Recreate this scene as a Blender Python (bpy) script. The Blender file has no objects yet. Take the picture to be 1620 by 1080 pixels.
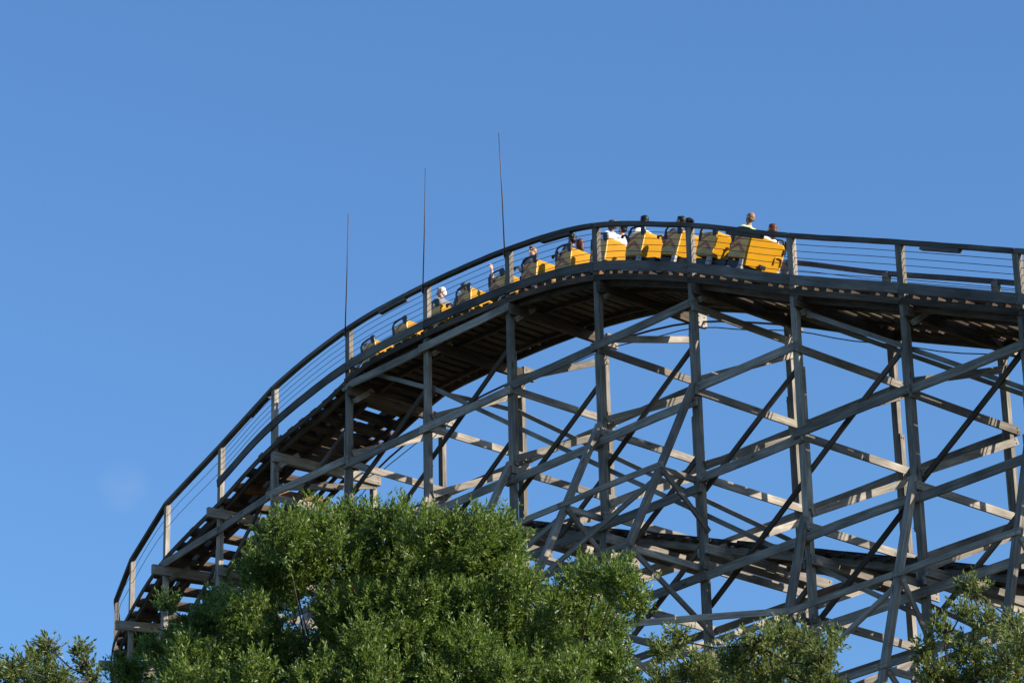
import bpy, bmesh, math, random
import numpy as np
from mathutils import Vector, Matrix, Quaternion

random.seed(7)
rng = np.random.default_rng(11)
C = bpy.data.collections.new('scene')
bpy.context.scene.collection.children.link(C)
SC = bpy.context.scene
GZ = -1.7                                   # ground level, eye height is z = 0

# ------------------------------------------------------------------ camera
CAM = Vector((62.3713, -47.9214, 0.0))
R_ = Vector((0.66367, 0.74774, -0.02058)); U_ = Vector((0.31015, -0.25004, 0.91722)); F_ = Vector((-0.68070, 0.61511, 0.39786))
FPX = 5108.0
cd = bpy.data.cameras.new('camera'); cam = bpy.data.objects.new('camera', cd); C.objects.link(cam)
m = Matrix((R_, U_, -F_)).transposed().to_4x4(); m.translation = CAM; cam.matrix_world = m
cd.sensor_width = 36.0; cd.lens = 36.0 * FPX / 1620.0; cd.clip_end = 6000; cd.clip_start = 0.5
SC.camera = cam

def pix(px, py, depth):
    """the place seen at photo pixel px, py, `depth` metres in front of the viewer"""
    return CAM + (F_ + R_ * ((px - 810) / FPX) - U_ * ((py - 540) / FPX)) * depth

# ------------------------------------------------------------------ bookkeeping
def link(name, me, mat=None, parent=None):
    o = bpy.data.objects.new(name, me); C.objects.link(o)
    if mat is not None:
        me.materials.append(mat)
    if parent is not None:
        o.parent = parent
    return o
def tag(o, label=None, cat=None, group=None, kind=None):
    if label: o['label'] = label
    if cat: o['category'] = cat
    if group: o['group'] = group
    if kind: o['kind'] = kind
    return o
def thing(name, label, cat, loc=(0, 0, 0), group=None):
    o = bpy.data.objects.new(name, None); C.objects.link(o)
    o.location = loc; o.empty_display_size = 0.3
    return tag(o, label, cat, group)
def rootloc(p):
    v = Vector((0, 0, 0))
    while p is not None:
        v = v + Vector(p.location); p = p.parent
    return v

# ------------------------------------------------------------------ materials
def nt(name):
    m = bpy.data.materials.new(name); m.use_nodes = True
    n = m.node_tree; b = n.nodes['Principled BSDF']
    return m, n, b
def N(n, t, **k):
    x = n.nodes.new(t)
    for a, v in k.items():
        if a.startswith('i_'):
            x.inputs[a[2:].replace('_', ' ')].default_value = v
        else:
            setattr(x, a, v)
    return x
def ramp(n, stops):
    r = n.nodes.new('ShaderNodeValToRGB'); e = r.color_ramp.elements
    while len(e) < len(stops): e.new(0.5)
    for i, (p, c) in enumerate(stops):
        e[i].position = p; e[i].color = (*c, 1)
    return r
def wood(name, dark, mid, light, rough=0.85, var=0.35, stain=None):
    m, n, b = nt(name); L = n.links
    tc = N(n, 'ShaderNodeTexCoord'); oi = N(n, 'ShaderNodeObjectInfo')
    off = N(n, 'ShaderNodeVectorMath', operation='SCALE'); off.inputs[0].default_value = (37, 19, 53)
    L.new(oi.outputs['Random'], off.inputs['Scale'])
    ad = N(n, 'ShaderNodeVectorMath', operation='ADD'); L.new(tc.outputs['Object'], ad.inputs[0]); L.new(off.outputs[0], ad.inputs[1])
    mp = N(n, 'ShaderNodeMapping'); mp.inputs['Scale'].default_value = (0.8, 12, 12); L.new(ad.outputs[0], mp.inputs['Vector'])
    g = N(n, 'ShaderNodeTexNoise', i_Scale=1.6, i_Detail=6.0, i_Roughness=0.65); L.new(mp.outputs[0], g.inputs['Vector'])
    r = ramp(n, [(0.28, dark), (0.5, mid), (0.72, light)]); L.new(g.outputs['Fac'], r.inputs['Fac'])
    s = N(n, 'ShaderNodeTexNoise', i_Scale=1.1, i_Detail=4.0); L.new(ad.outputs[0], s.inputs['Vector'])
    sr = ramp(n, [(0.33, (1 - var,) * 3), (0.68, (1 + var * .5,) * 3)]); L.new(s.outputs['Fac'], sr.inputs['Fac'])
    mx = N(n, 'ShaderNodeMix', data_type='RGBA', blend_type='MULTIPLY'); mx.inputs['Factor'].default_value = 1
    L.new(r.outputs['Color'], mx.inputs['A']); L.new(sr.outputs['Color'], mx.inputs['B'])
    mr = N(n, 'ShaderNodeMapRange'); mr.inputs['To Min'].default_value = 0.62; mr.inputs['To Max'].default_value = 1.3
    L.new(oi.outputs['Random'], mr.inputs['Value'])
    hs = N(n, 'ShaderNodeHueSaturation'); L.new(mr.outputs[0], hs.inputs['Value']); L.new(mx.outputs['Result'], hs.inputs['Color'])
    last = hs.outputs['Color']
    # knots and rust weeps below bolts
    v = N(n, 'ShaderNodeTexVoronoi', i_Scale=0.55); mp2 = N(n, 'ShaderNodeMapping'); mp2.inputs['Scale'].default_value = (1.6, 5, 5)
    L.new(ad.outputs[0], mp2.inputs['Vector']); L.new(mp2.outputs[0], v.inputs['Vector'])
    kr = ramp(n, [(0.06, (0.35, 0.3, 0.27)), (0.12, (1, 1, 1))]); L.new(v.outputs['Distance'], kr.inputs['Fac'])
    m3 = N(n, 'ShaderNodeMix', data_type='RGBA', blend_type='MULTIPLY'); m3.inputs['Factor'].default_value = 0.8
    L.new(last, m3.inputs['A']); L.new(kr.outputs['Color'], m3.inputs['B']); last = m3.outputs['Result']
    L.new(last, b.inputs['Base Color'])
    b.inputs['Roughness'].default_value = rough; b.inputs['Specular IOR Level'].default_value = 0.25
    bp = N(n, 'ShaderNodeBump', i_Strength=0.35, i_Distance=0.02); L.new(g.outputs['Fac'], bp.inputs['Height']); L.new(bp.outputs[0], b.inputs['Normal'])
    return m
def paint(name, col, rough=0.4, var=0.15, spec=0.5, metal=0.0, dirt=0.5, scale=3.0):
    m, n, b = nt(name); L = n.links
    tc = N(n, 'ShaderNodeTexCoord'); oi = N(n, 'ShaderNodeObjectInfo')
    ad = N(n, 'ShaderNodeVectorMath', operation='ADD'); L.new(tc.outputs['Object'], ad.inputs[0]); L.new(oi.outputs['Location'], ad.inputs[1])
    s = N(n, 'ShaderNodeTexNoise', i_Scale=scale, i_Detail=5.0); L.new(ad.outputs[0], s.inputs['Vector'])
    d = tuple(c * (1 - var) for c in col); l = tuple(min(1, c * (1 + var * .4)) for c in col)
    r = ramp(n, [(0.35, d), (0.65, l)]); L.new(s.outputs['Fac'], r.inputs['Fac'])
    s2 = N(n, 'ShaderNodeTexNoise', i_Scale=scale * 6, i_Detail=3.0); L.new(ad.outputs[0], s2.inputs['Vector'])
    r2 = ramp(n, [(0.25, (1 - dirt,) * 3), (0.42, (1, 1, 1))]); L.new(s2.outputs['Fac'], r2.inputs['Fac'])
    mx = N(n, 'ShaderNodeMix', data_type='RGBA', blend_type='MULTIPLY'); mx.inputs['Factor'].default_value = 1
    L.new(r.outputs['Color'], mx.inputs['A']); L.new(r2.outputs['Color'], mx.inputs['B']); L.new(mx.outputs['Result'], b.inputs['Base Color'])
    b.inputs['Roughness'].default_value = rough; b.inputs['Specular IOR Level'].default_value = spec; b.inputs['Metallic'].default_value = metal
    return m
M = {}
M['wood'] = wood('weathered_timber', (0.125, 0.107, 0.086), (0.24, 0.212, 0.175), (0.375, 0.337, 0.282))
M['rail_wood'] = wood('grey_rail_timber', (0.07, 0.063, 0.056), (0.115, 0.105, 0.094), (0.175, 0.16, 0.142))
M['tie'] = wood('creosoted_and_shaded_timber', (0.035, 0.025, 0.018), (0.08, 0.056, 0.038), (0.15, 0.11, 0.078))  # creosote brown; on caps and sway braces it paints in shade
M['dark_wood'] = wood('dark_shaded_timber', (0.02, 0.017, 0.015), (0.045, 0.038, 0.032), (0.08, 0.07, 0.06))  # dark lower-track timber with the shade on it put into the colour
M['tie2'] = wood('reddish_new_timber', (0.12, 0.055, 0.025), (0.24, 0.115, 0.05), (0.36, 0.2, 0.1))
M['steel'] = paint('dark_galvanised_steel', (0.10, 0.10, 0.105), 0.5, 0.2, 0.5, 0.6)
M['black'] = paint('black_coated_steel', (0.014, 0.014, 0.016), 0.38, 0.3, 0.5)
M['yellow'] = paint('glossy_yellow_paint', (0.48, 0.225, 0.002), 0.6, 0.08, 0.15, 0, 0.12)
M['panel'] = paint('mustard_panel_paint', (0.95, 0.52, 0.14), 0.42, 0.22, 0.4, 0, 0.3)
M['panel_green'] = paint('olive_panel_paint', (0.56, 0.42, 0.15), 0.45, 0.2, 0.4, 0, 0.3)
M['panel_red'] = paint('brick_red_panel_paint', (0.56, 0.19, 0.085), 0.42, 0.2, 0.4, 0, 0.3)
M['seat'] = paint('black_vinyl', (0.02, 0.018, 0.018), 0.5, 0.2)
M['wheel'] = paint('worn_pale_wheel', (0.42, 0.41, 0.40), 0.5, 0.25)
M['rod'] = paint('oxidised_brown_rod', (0.07, 0.05, 0.045), 0.55, 0.2, 0.4, 0.3)
M['bark'] = wood('oak_bark', (0.02, 0.017, 0.013), (0.05, 0.042, 0.032), (0.10, 0.085, 0.066), 0.95)
def leafmat(name, a, bcol, c):
    m, n, b = nt(name); L = n.links
    ge = N(n, 'ShaderNodeNewGeometry')
    r = ramp(n, [(0.0, a), (0.5, bcol), (0.93, c), (0.99, c), (0.997, (0.13, 0.06, 0.02))]); L.new(ge.outputs['Random Per Island'], r.inputs['Fac'])
    L.new(r.outputs['Color'], b.inputs['Base Color']); b.inputs['Roughness'].default_value = 0.42; b.inputs['Specular IOR Level'].default_value = 0.42
    t = N(n, 'ShaderNodeBsdfTranslucent'); hs = N(n, 'ShaderNodeHueSaturation', i_Hue=0.485, i_Saturation=1.1, i_Value=1.5)
    L.new(r.outputs['Color'], hs.inputs['Color']); L.new(hs.outputs[0], t.inputs['Color'])
    mx = N(n, 'ShaderNodeMixShader'); mx.inputs[0].default_value = 0.40
    L.new(b.outputs[0], mx.inputs[1]); L.new(t.outputs[0], mx.inputs[2])
    L.new(mx.outputs[0], n.nodes['Material Output'].inputs['Surface'])
    return m
M['leaf'] = leafmat('oak_leaves', (0.043, 0.083, 0.014), (0.10, 0.163, 0.027), (0.185, 0.245, 0.06))
M['leaf2'] = leafmat('pale_oak_leaves', (0.055, 0.088, 0.02), (0.12, 0.16, 0.038), (0.205, 0.235, 0.075))

# ------------------------------------------------------------------ timber helpers
def obj_from(name, verts, faces, mat, parent, loc, basis):
    me = bpy.data.meshes.new(name); me.from_pydata(verts, [], faces); me.update()
    o = link(name, me, mat, parent)
    mm = basis.to_4x4(); mm.translation = Vector(loc) - rootloc(parent)
    o.matrix_local = mm
    return o
BOXF = [(0, 3, 2, 1), (4, 5, 6, 7), (0, 1, 5, 4), (1, 2, 6, 5), (2, 3, 7, 6), (3, 0, 4, 7)]
def beam(name, p0, p1, a, b, side, mat, parent, warp=0.012, bolts=0, seg=3):
    """board from p0 to p1; `a` thick along `side`, `b` wide across it; slightly bowed, bolt heads at both ends"""
    p0 = Vector(p0); p1 = Vector(p1); x = (p1 - p0); ln = x.length
    if ln < 0.05: return None
    x.normalize(); y = Vector(side); y = (y - x * y.dot(x)).normalized(); z = x.cross(y)
    B = Matrix((x, y, z)).transposed()
    V = []; Fc = []
    bow = random.uniform(-warp, warp); bow2 = random.uniform(-warp, warp) * .5
    for i in range(seg + 1):
        f = i / seg; k = 4 * f * (1 - f)
        for sy, sz in ((-1, -1), (1, -1), (1, 1), (-1, 1)):
            V.append((f * ln, sy * a / 2 + bow2 * k, sz * b / 2 + bow * k))
    Fc.append((0, 3, 2, 1)); n = seg * 4; Fc.append((n, n + 1, n + 2, n + 3))
    for i in range(seg):
        for j in range(4):
            q = i * 4; j2 = (j + 1) % 4
            Fc.append((q + j, q + j2, q + 4 + j2, q + 4 + j))
    if bolts:
        for xx in (0.09, ln - 0.09):
            for zz in (-b * .25, b * .25):
                for sg in (-1, 1):
                    o = len(V); r = 0.018; y0 = sg * (a / 2 - 0.004); y1 = sg * (a / 2 + bolts)
                    for yy in (y0, y1):
                        for q in range(6):
                            an = q * math.pi / 3
                            V.append((xx + r * math.cos(an), yy, zz + r * math.sin(an)))
                    Fc.append(tuple(o + 6 + q for q in range(6)))
                    for q in range(6):
                        Fc.append((o + q, o + (q + 1) % 6, o + 6 + (q + 1) % 6, o + 6 + q))
    return obj_from(name, V, Fc, mat, parent, p0, B)
def sweep(name, path, sides, ups, a, b, mat, parent, jit=0.0):
    """rectangular bar a (across, along sides) by b (along ups) following a path"""
    V = []; Fc = []; o0 = Vector(path[0])
    x = (Vector(path[-1]) - o0).normalized(); y = Vector(sides[0]); y = (y - x * y.dot(x)).normalized()
    B = Matrix((x, y, x.cross(y))).transposed(); Bi = B.transposed()
    for i, (p, s, u) in enumerate(zip(path, sides, ups)):
        j = random.uniform(-jit, jit)
        for sa, sb in ((-1, -1), (1, -1), (1, 1), (-1, 1)):
            V.append(tuple(Bi @ (Vector(p) - o0 + Vector(s) * (sa * a / 2) + Vector(u) * (sb * b / 2 + j))))
    n = len(path)
    Fc.append((0, 3, 2, 1)); q = (n - 1) * 4; Fc.append((q, q + 1, q + 2, q + 3))
    for i in range(n - 1):
        for j in range(4):
            j2 = (j + 1) % 4; q = i * 4
            Fc.append((q + j, q + j2, q + 4 + j2, q + 4 + j))
    return obj_from(name, V, Fc, mat, parent, o0, B)
def tube_geo(path, radii, k=8, cap=True):
    V = []; Fc = []; n = len(path); path = [Vector(p) for p in path]
    prev = None
    for i in range(n):
        d = (path[min(i + 1, n - 1)] - path[max(i - 1, 0)]).normalized()
        if prev is None:
            a = d.orthogonal().normalized()
        else:
            a = (prev - d * prev.dot(d)).normalized()
        prev = a; c = d.cross(a)
        for q in range(k):
            an = 2 * math.pi * q / k
            V.append(tuple(path[i] + (a * math.cos(an) + c * math.sin(an)) * radii[i]))
    for i in range(n - 1):
        for q in range(k):
            Fc.append((i * k + q, i * k + (q + 1) % k, (i + 1) * k + (q + 1) % k, (i + 1) * k + q))
    if cap:
        Fc.append(tuple(range(k))[::-1]); Fc.append(tuple((n - 1) * k + q for q in range(k)))
    return V, Fc
def tube(name, path, r, mat, parent, k=8, smooth=True):
    o0 = Vector(path[0]); rr = r if hasattr(r, '__len__') else [r] * len(path)
    V, Fc = tube_geo([Vector(p) - o0 for p in path], rr, k)
    o = obj_from(name, V, Fc, mat, parent, o0, Matrix.Identity(3))
    if smooth:
        for p in o.data.polygons: p.use_smooth = True
    return o

# ------------------------------------------------------------------ the line of the main track
BAY = 3.1009; W = 3.12
LEFT = [(-3.05, .55), (-6.12, 1.0), (-9.07, 1.95), (-11.83, 3.36), (-14.2, 5.35), (-16.1, 7.8)]
NMIN, NMAX = -6, 11
AX = {n: Vector((n * BAY, 0)) for n in range(0, NMAX + 1)}
for i, p in enumerate(LEFT): AX[-1 - i] = Vector(p)
def cr(p0, p1, p2, p3, f):
    return 0.5 * ((2 * p1) + (p2 - p0) * f + (2 * p0 - 5 * p1 + 4 * p2 - p3) * f * f + (3 * p1 - p0 - 3 * p2 + p3) * f * f * f)
def axy(u):
    i = max(NMIN, min(NMAX - 1, math.floor(u))); f = u - i
    g = lambda k: AX[max(NMIN, min(NMAX, k))]
    return cr(g(i - 1) if i > NMIN else g(i) * 2 - g(i + 1), g(i), g(i + 1), g(i + 2) if i + 2 <= NMAX else g(i + 1) * 2 - g(i), f)
def axis(u):
    d = (axy(min(u + .05, NMAX)) - axy(max(u - .05, NMIN))).normalized()
    return Vector((d.x, d.y, 0)), Vector((-d.y, d.x, 0))
def pt(u, t, h):
    p = axy(u); d, r = axis(u)
    return Vector((p.x + r.x * t, p.y + r.y * t, h))
# height of the fascia top along the line
FU = [-0.30, 0.055, 0.94, 1.95, 2.34, 3.05, 4.0, 4.74, 5.03, 5.93, 6.93, 7.96, 9, 10, 11]
FH = [31.29, 31.87, 32.45, 32.60, 32.58, 32.45, 31.97, 31.15, 30.79, 29.52, 28.22, 26.85, 25.45, 24.1, 22.9]
def hray(n, py):
    p = axy(n)
    # photo row py at the foot point p: height on the vertical through p
    lo, hi = 10.0, 45.0
    for _ in range(50):
        mid = (lo + hi) / 2; q = Vector((p.x, p.y, mid)) - CAM
        y = 540 - FPX * q.dot(U_) / q.dot(F_)
        if y > py: lo = mid
        else: hi = mid
    return lo
left_h = [hray(-1, 706) - 0.98, hray(-2, 797) - 0.98, hray(-3, 886) - 0.98, hray(-4, 950) - 0.98]
print('left fascia heights', left_h)
FU = [-6, -5, -4, -3, -2, -1] + FU[1:]
FH = [left_h[3] - 3.1, left_h[3] - 1.5, left_h[3], left_h[2], left_h[1], left_h[0]] + FH[1:]
_fu = np.array(FU); _fh = np.array(FH); _sl = np.gradient(_fh, _fu)
def F(u):
    i = int(np.clip(np.searchsorted(_fu, u) - 1, 0, len(_fu) - 2)); h = _fu[i + 1] - _fu[i]; f = (u - _fu[i]) / h
    return float((2 * f**3 - 3 * f**2 + 1) * _fh[i] + (f**3 - 2 * f**2 + f) * h * _sl[i] + (-2 * f**3 + 3 * f**2) * _fh[i + 1] + (f**3 - f**2) * h * _sl[i + 1])
def fr(u, t, dz):
    """path frame: point, side, up on the deck"""
    e = 0.03; p0 = pt(u - e, t, F(u - e)); p1 = pt(u + e, t, F(u + e)); d = (p1 - p0).normalized()
    r = axis(u)[1]; up = d.cross(r).normalized()
    return pt(u, t, F(u) + dz), r, up, d
def drop(u):
    # left of the crest the deck hangs lower under the walkway rail
    f = min(1, max(0, (1.35 - u) / .8)); return -0.34 * f * f * (3 - 2 * f)
def run(name, u0, u1, t, dz, a, b, mat, parent, step=0.125, jit=0.004):
    n = max(2, int(round((u1 - u0) / step)) + 1); us = np.linspace(u0, u1, n)
    low = name in ('stringer', 'edge_board', 'track_rail', 'catwalk_plank', 'running_strap')
    q = [fr(float(u), t, dz + (drop(float(u)) if low else 0)) for u in us]
    return sweep(name, [x[0] for x in q], [x[1] for x in q], [x[2] for x in q], a, b, mat, parent, jit)

# ------------------------------------------------------------------ ground
gm, gn, gb = nt('dry_grass_ground')
tc = N(gn, 'ShaderNodeTexCoord'); ns = N(gn, 'ShaderNodeTexNoise', i_Scale=0.15, i_Detail=8.0); gn.links.new(tc.outputs['Object'], ns.inputs['Vector'])
gr = ramp(gn, [(0.35, (0.02, 0.032, 0.012)), (0.5, (0.04, 0.05, 0.02)), (0.7, (0.09, 0.08, 0.05))]); gn.links.new(ns.outputs['Fac'], gr.inputs['Fac'])
gn.links.new(gr.outputs[0], gb.inputs['Base Color']); gb.inputs['Roughness'].default_value = 0.95
V = []; Fc = []
for i in range(41):
    for j in range(41):
        x = (i - 20) * 100.0; y = (j - 20) * 100.0
        V.append((x, y, 0))
for i in range(40):
    for j in range(40):
        Fc.append((i * 41 + j, (i + 1) * 41 + j, (i + 1) * 41 + j + 1, i * 41 + j + 1))
gro = obj_from('ground', V, Fc, gm, None, (0, 0, GZ), Matrix.Identity(3)); tag(gro, kind='structure')

# ------------------------------------------------------------------ main coaster structure
co = thing('wooden_coaster', 'weathered grey timber roller coaster trestle arching over its crest behind the trees', 'roller coaster', (6.2, 1.5, GZ))
LV = [31.75 - 2.0565 * k for k in range(13)]
LVL_MAIN = LV[:10]
S = lambda u: axis(u)[0]
T = lambda u: axis(u)[1]
PA, PB = 0.165, 0.13          # post: along the track, across the track
wd = M['wood']
def topf(u): return F(u) - 0.98
for n in range(NMIN, NMAX):
    d, r = S(n), T(n)
    for side, t in (('near', 0.0), ('far', W)):
        top = F(n) + 1.0 - 0.03 if side == 'near' or n >= 5 else F(n) + drop(n) - .5
        lean = random.uniform(-.03, .03)
        foot = pt(n, t, GZ) + d * lean
        p = beam('post', pt(n, t, top), foot, PA, PB, d, wd, co, warp=0.03, seg=9)
        # spliced planks bolted to the post, staggered in height
        off = (n * 1.37) % 3.0
        h = F(n) - 1.1 - (0.2 if side == 'near' else 1.0) - off * 0.4
        k = 0
        while h > 13:
            ln = 2.6 + ((n * 7 + k * 3) % 5) * 0.35
            sg = -1 if (k + n) % 3 else 1
            if k % 2 == 0:
                q = beam('splice_plank', pt(n, t, h) + d * (sg * (PA / 2 + .021)), pt(n, t, max(h - ln, 12)) + d * (sg * (PA / 2 + .021)), 0.04, PB + 0.012, d, wd, co, warp=0.01, bolts=0.035 if sg < 0 else 0.02)
            h -= ln + 0.9; k += 1
# cross beams of each bent, bent diagonals, caps
for n in range(NMIN, NMAX):
    d, r = S(n), T(n); f0 = F(n)
    f0 += drop(n)
    if n >= -4:
        ext = 0.48 if n <= -1 else 0.16
        beam('cap_beam', pt(n, -ext, f0 - 0.70), pt(n, W + 0.10, f0 - 0.68), 0.11, 0.26, d, wd if n < 1 else M['tie'], co, bolts=0.015).location += d * 0.165  # all but the left caps take darker timber, painting in under-deck shade
        if n >= 1: beam('corbel', pt(n, W - .12, f0 - .66) + d * .20, pt(n, W + .24, f0 - .66) + d * .20, .10, .34, d, wd, co, bolts=.02)  # separate paler block stands for the cap's sunlit far end
    for k, h in enumerate(LVL_MAIN):
        if h > f0 - (1.0 if n > 4 else 1.75) or (n < -4) or (n > 9): continue
        o = beam('cross_beam', pt(n, -0.17, h) + d * 0.112, pt(n, W + 0.22, h) + d * 0.112, 0.05, 0.185, d, wd, co, bolts=0.02)
        if k + 1 < len(LVL_MAIN):
            lo = LV[k + 1]
            beam('diagonal_brace', pt(n, 0.02, lo + 0.32) + d * 0.115, pt(n, W + 0.12, h - 0.24) + d * 0.115, 0.046, 0.165, d, wd, co, bolts=0.02)
# panels directly below the deck: diagonal from the near post up to the cap
for n in range(-1, 10):
    hs = [h for h in LVL_MAIN if h <= F(n) - (1.0 if n > 4 else 1.75)]
    if hs and F(n) - 1.05 - hs[0] > 1.0:
        beam('diagonal_brace', pt(n, 0.02, hs[0] + 0.30) + S(n) * .115, pt(n, W, F(n) - 1.15) + S(n) * .115, 0.046, 0.165, S(n), wd, co, bolts=.02)
# ledgers along both rows of posts
for n in range(-4, 10):
    for k, h in enumerate(LVL_MAIN):
        fm = min(F(n), F(n + 1))
        if h > fm - 0.62: continue
        if n < 0 and k > 5: continue
        top = 1 if (k == 0 or LV[k - 1] > fm - 0.62) else 0
        off = (.10 if top else -.24 if (k == 2 and n <= 5) or k >= 4 or (k == 3 and n <= 4) else .0)
        j = off + random.uniform(-.02, .02)
        r = T(n + .5)
        beam('ledger', pt(n, 0, h + j) - r * 0.095 - S(n) * .14, pt(n + 1, 0, h + j) - r * 0.095 + S(n + 1) * .12, 0.05, 0.20, r, wd, co, warp=.02, bolts=0.02).location -= r * (0.0 if n % 2 else 0.056)
        if h < fm - 1.3:
            beam('girt', pt(n, W, h - .02) + r * 0.095 - S(n) * .14, pt(n + 1, W, h - .02) + r * 0.095 + S(n + 1) * .12, 0.05, 0.175, r, wd, co, warp=.02, bolts=0.02).location += r * (0.004 if n % 2 else 0.062)
# steep sway braces inside the near row, rising away to the right
for n, h0, rise in ((-2, 27.2, 2.0), (-1, 28.4, 2.0), (0, 28.9, 2.0), (1, 28.95, 2.0), (2, 28.95, 2.08), (3, 27.05, 2.0), (4, 26.85, 2.12), (5, 25.35, 2.0), (6, 24.8, 2.05), (7, 23.67, 2.05),
                    (1, 26.8, 2.0), (2, 26.6, 2.0), (3, 24.7, 2.0), (4, 24.3, 2.0), (5, 22.65, 2.1), (6, 21.45, 2.1), (7, 20.6, 2.05), (8, 22.2, 2.05), (4, 22.2, 2.0), (5, 20.4, 2.0), (8, 20.0, 2.0)):
    r = T(n + .5)
    beam('sway_brace', pt(n, 0.094, h0), pt(n + 1, 0.094, h0 + rise), 0.05, 0.125, r, M['tie'], co, warp=.02, bolts=.015)  # brown timber puts the shade on their near faces into the colour
# long braces falling to the right over several bays, one family per row of posts
def long_brace(u0, h0, u1, h1, t, b=.11):
    n = int(math.ceil(u1 - u0) / 2) or 1
    for i in range(n):
        a, c = u0 + (u1 - u0) * i / n, u0 + (u1 - u0) * (i + 1) / n
        ha, hc = h0 + (h1 - h0) * i / n, h0 + (h1 - h0) * (i + 1) / n
        r = T((a + c) / 2); sh = r * (0.05 * (i % 2) * (1 if t < 1 else -1))
        beam('long_brace', pt(a - .04, t, ha + .04 * 2) + sh, pt(c + .04, t, hc - .04 * 2) + sh, 0.05, b, r, wd, co, warp=.02, bolts=.015)
long_brace(0.98, 32.4, 2.02, 30.8, 0.165)
long_brace(2.0, 30.85, 5.0, 24.75, 0.165)
long_brace(5.0, 24.75, 8.0, 18.6, 0.165)
long_brace(6.0, 28.62, 8.0, 24.7, 0.165)
long_brace(8.0, 24.7, 10.0, 20.8, 0.165)
long_brace(1.1, 32.3, 2.0, 30.95, W - .165)
long_brace(2.0, 30.95, 5.0, 24.75, W - .165)
long_brace(5.0, 24.75, 8.0, 18.65, W - .165)
long_brace(5.08, 30.35, 8.0, 24.6, W - .165)
# raking outriggers on the near side, tied back to the posts
RK = {}
for n in range(0, 6): RK[n] = (27.85, 0.51)
for n in (6, 7, 8): RK[n] = (23.75, 0.30)
for n, (h0, sl) in RK.items():
    r = T(n); d = S(n)
    fn = lambda h, n=n, h0=h0, sl=sl: pt(n, -0.10 - (h0 - h) * sl, h)
    hb = GZ if sl < .4 else GZ
    beam('outrigger', fn(h0), fn(hb), 0.16, 0.13, d, wd, co, warp=.05, seg=9)
    for h in LV[2:9]:
        if h > h0 - 1.5: continue
        beam('tie_beam', fn(h) - d * .108, pt(n, -0.05, h) - d * .108, 0.05, 0.15, d, wd, co, bolts=.02)
        a = fn(h - .12) + d * .108
        beam('knee_brace', a, pt(n, 0.05, h - 1.25 - (0.35 if h < 24 else 0)) + d * .108, 0.05, 0.125, d, wd, co, bolts=.02)
for n in range(0, 8):
    if n not in RK or n + 1 not in RK: continue
    (h0, s0), (h1, s1) = RK[n], RK[n + 1]
    for k in range(2, 9):
        h = LV[k]
        if h > min(h0, h1) - 1.5: continue
        a = pt(n, -0.19 - (h0 - h) * s0, h); c = pt(n + 1, -0.19 - (h1 - h) * s1, h)
        beam('outrigger_ledger', a - S(n) * .15, c + S(n) * .15, 0.05, 0.135, T(n), wd, co, warp=.02, bolts=.02)
        lo = h - 2.0
        a2 = pt(n, -0.02 - (h0 - lo) * s0, lo); c2 = pt(n + 1, -0.02 - (h1 - h) * s1, h - .1)
        if n in (3, 4, 2, 6): beam('sway_brace', a2, c2, 0.05, 0.115, T(n), wd, co, warp=.02)

# deck
for n in range(NMIN, NMAX - 1):
    e0, e1 = n - 0.0, n + 1.0
    if n >= -1:
        for t, sg in ((-0.005, -1), (W + 0.005, 1))[:2 if n >= 5 else 1]:
            run('fascia_board', e0 + .002, e1 - .002, t + sg * 0.108, -0.115, 0.045, 0.225, M['rail_wood'], co)
    for t, hh_ in ((0.10, .17), (0.92, .10), (2.2, .10), (W - .10 if n >= 5 else 2.50, .26 if n >= 5 else .14)):
        run('stringer', e0 - .01, e1 + .01, t, -0.415 - hh_ / 2, 0.07, hh_, M['tie'], co)
    for t, sg in ((0, -1), (W, 1))[:2 if n >= 5 else 1]:
        run('edge_board', e0 + .003, e1 - .003, t + sg * 0.106, -0.405, 0.04, 0.14, M['tie'], co)
    for t in (1.56 - 0.54, 1.56 + 0.54):
        run('track_rail', e0, e1, t, -0.115, 0.30, 0.21, M['tie'], co)
    for t in (0.36, 0.61):
        run('catwalk_plank', e0, e1, t, -0.195, 0.235, 0.045, M['tie'], co)
        if n >= 5: run('catwalk_plank', e0, e1, W - t, -0.195, 0.235, 0.045, M['tie'], co)
run('running_strap', NMIN, NMAX - 1, 1.56 - .54 + .06, 0.0, 0.10, 0.02, M['steel'], co)
run('running_strap', NMIN, NMAX - 1, 1.56 + .54 - .06, 0.0, 0.10, 0.02, M['steel'], co)
u = -4.0
while u < 10:
    p, r, up, d = fr(u, 0, drop(u))
    a = p - r * (0.02 + random.uniform(0, .06)) - up * 0.315; b_ = p + r * ((W + 0.03 if u > 4.95 else 2.60) + random.uniform(0, .08)) - up * 0.315
    beam('tie', a, b_, 0.215 * random.uniform(.85, 1.08), 0.19, d, M['tie2'] if random.random() < .10 else M['tie'], co, warp=.008, seg=2)
    u += (0.109 if u > .9 else 0.15 if u > -.35 else .25) * random.uniform(.94, 1.06)
    if u > 4.6 and .58 < u % 1 < .74: u = math.floor(u) + .77
# short brackets under the walkway at every bent, both sides
for n in range(-2, 10):
    d = S(n)
    beam('bracket', pt(n, 0.04, F(n) + drop(n) - 0.92) + d * .17, pt(n, 0.62, F(n) + drop(n) - 0.50) + d * .17, 0.10, 0.13, d, wd, co)
    if n >= 5: beam('bracket', pt(n, W - .04, F(n) - 0.92) + d * .17, pt(n, W - .62, F(n) - 0.50) + d * .17, 0.10, 0.13, d, wd, co)
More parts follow.
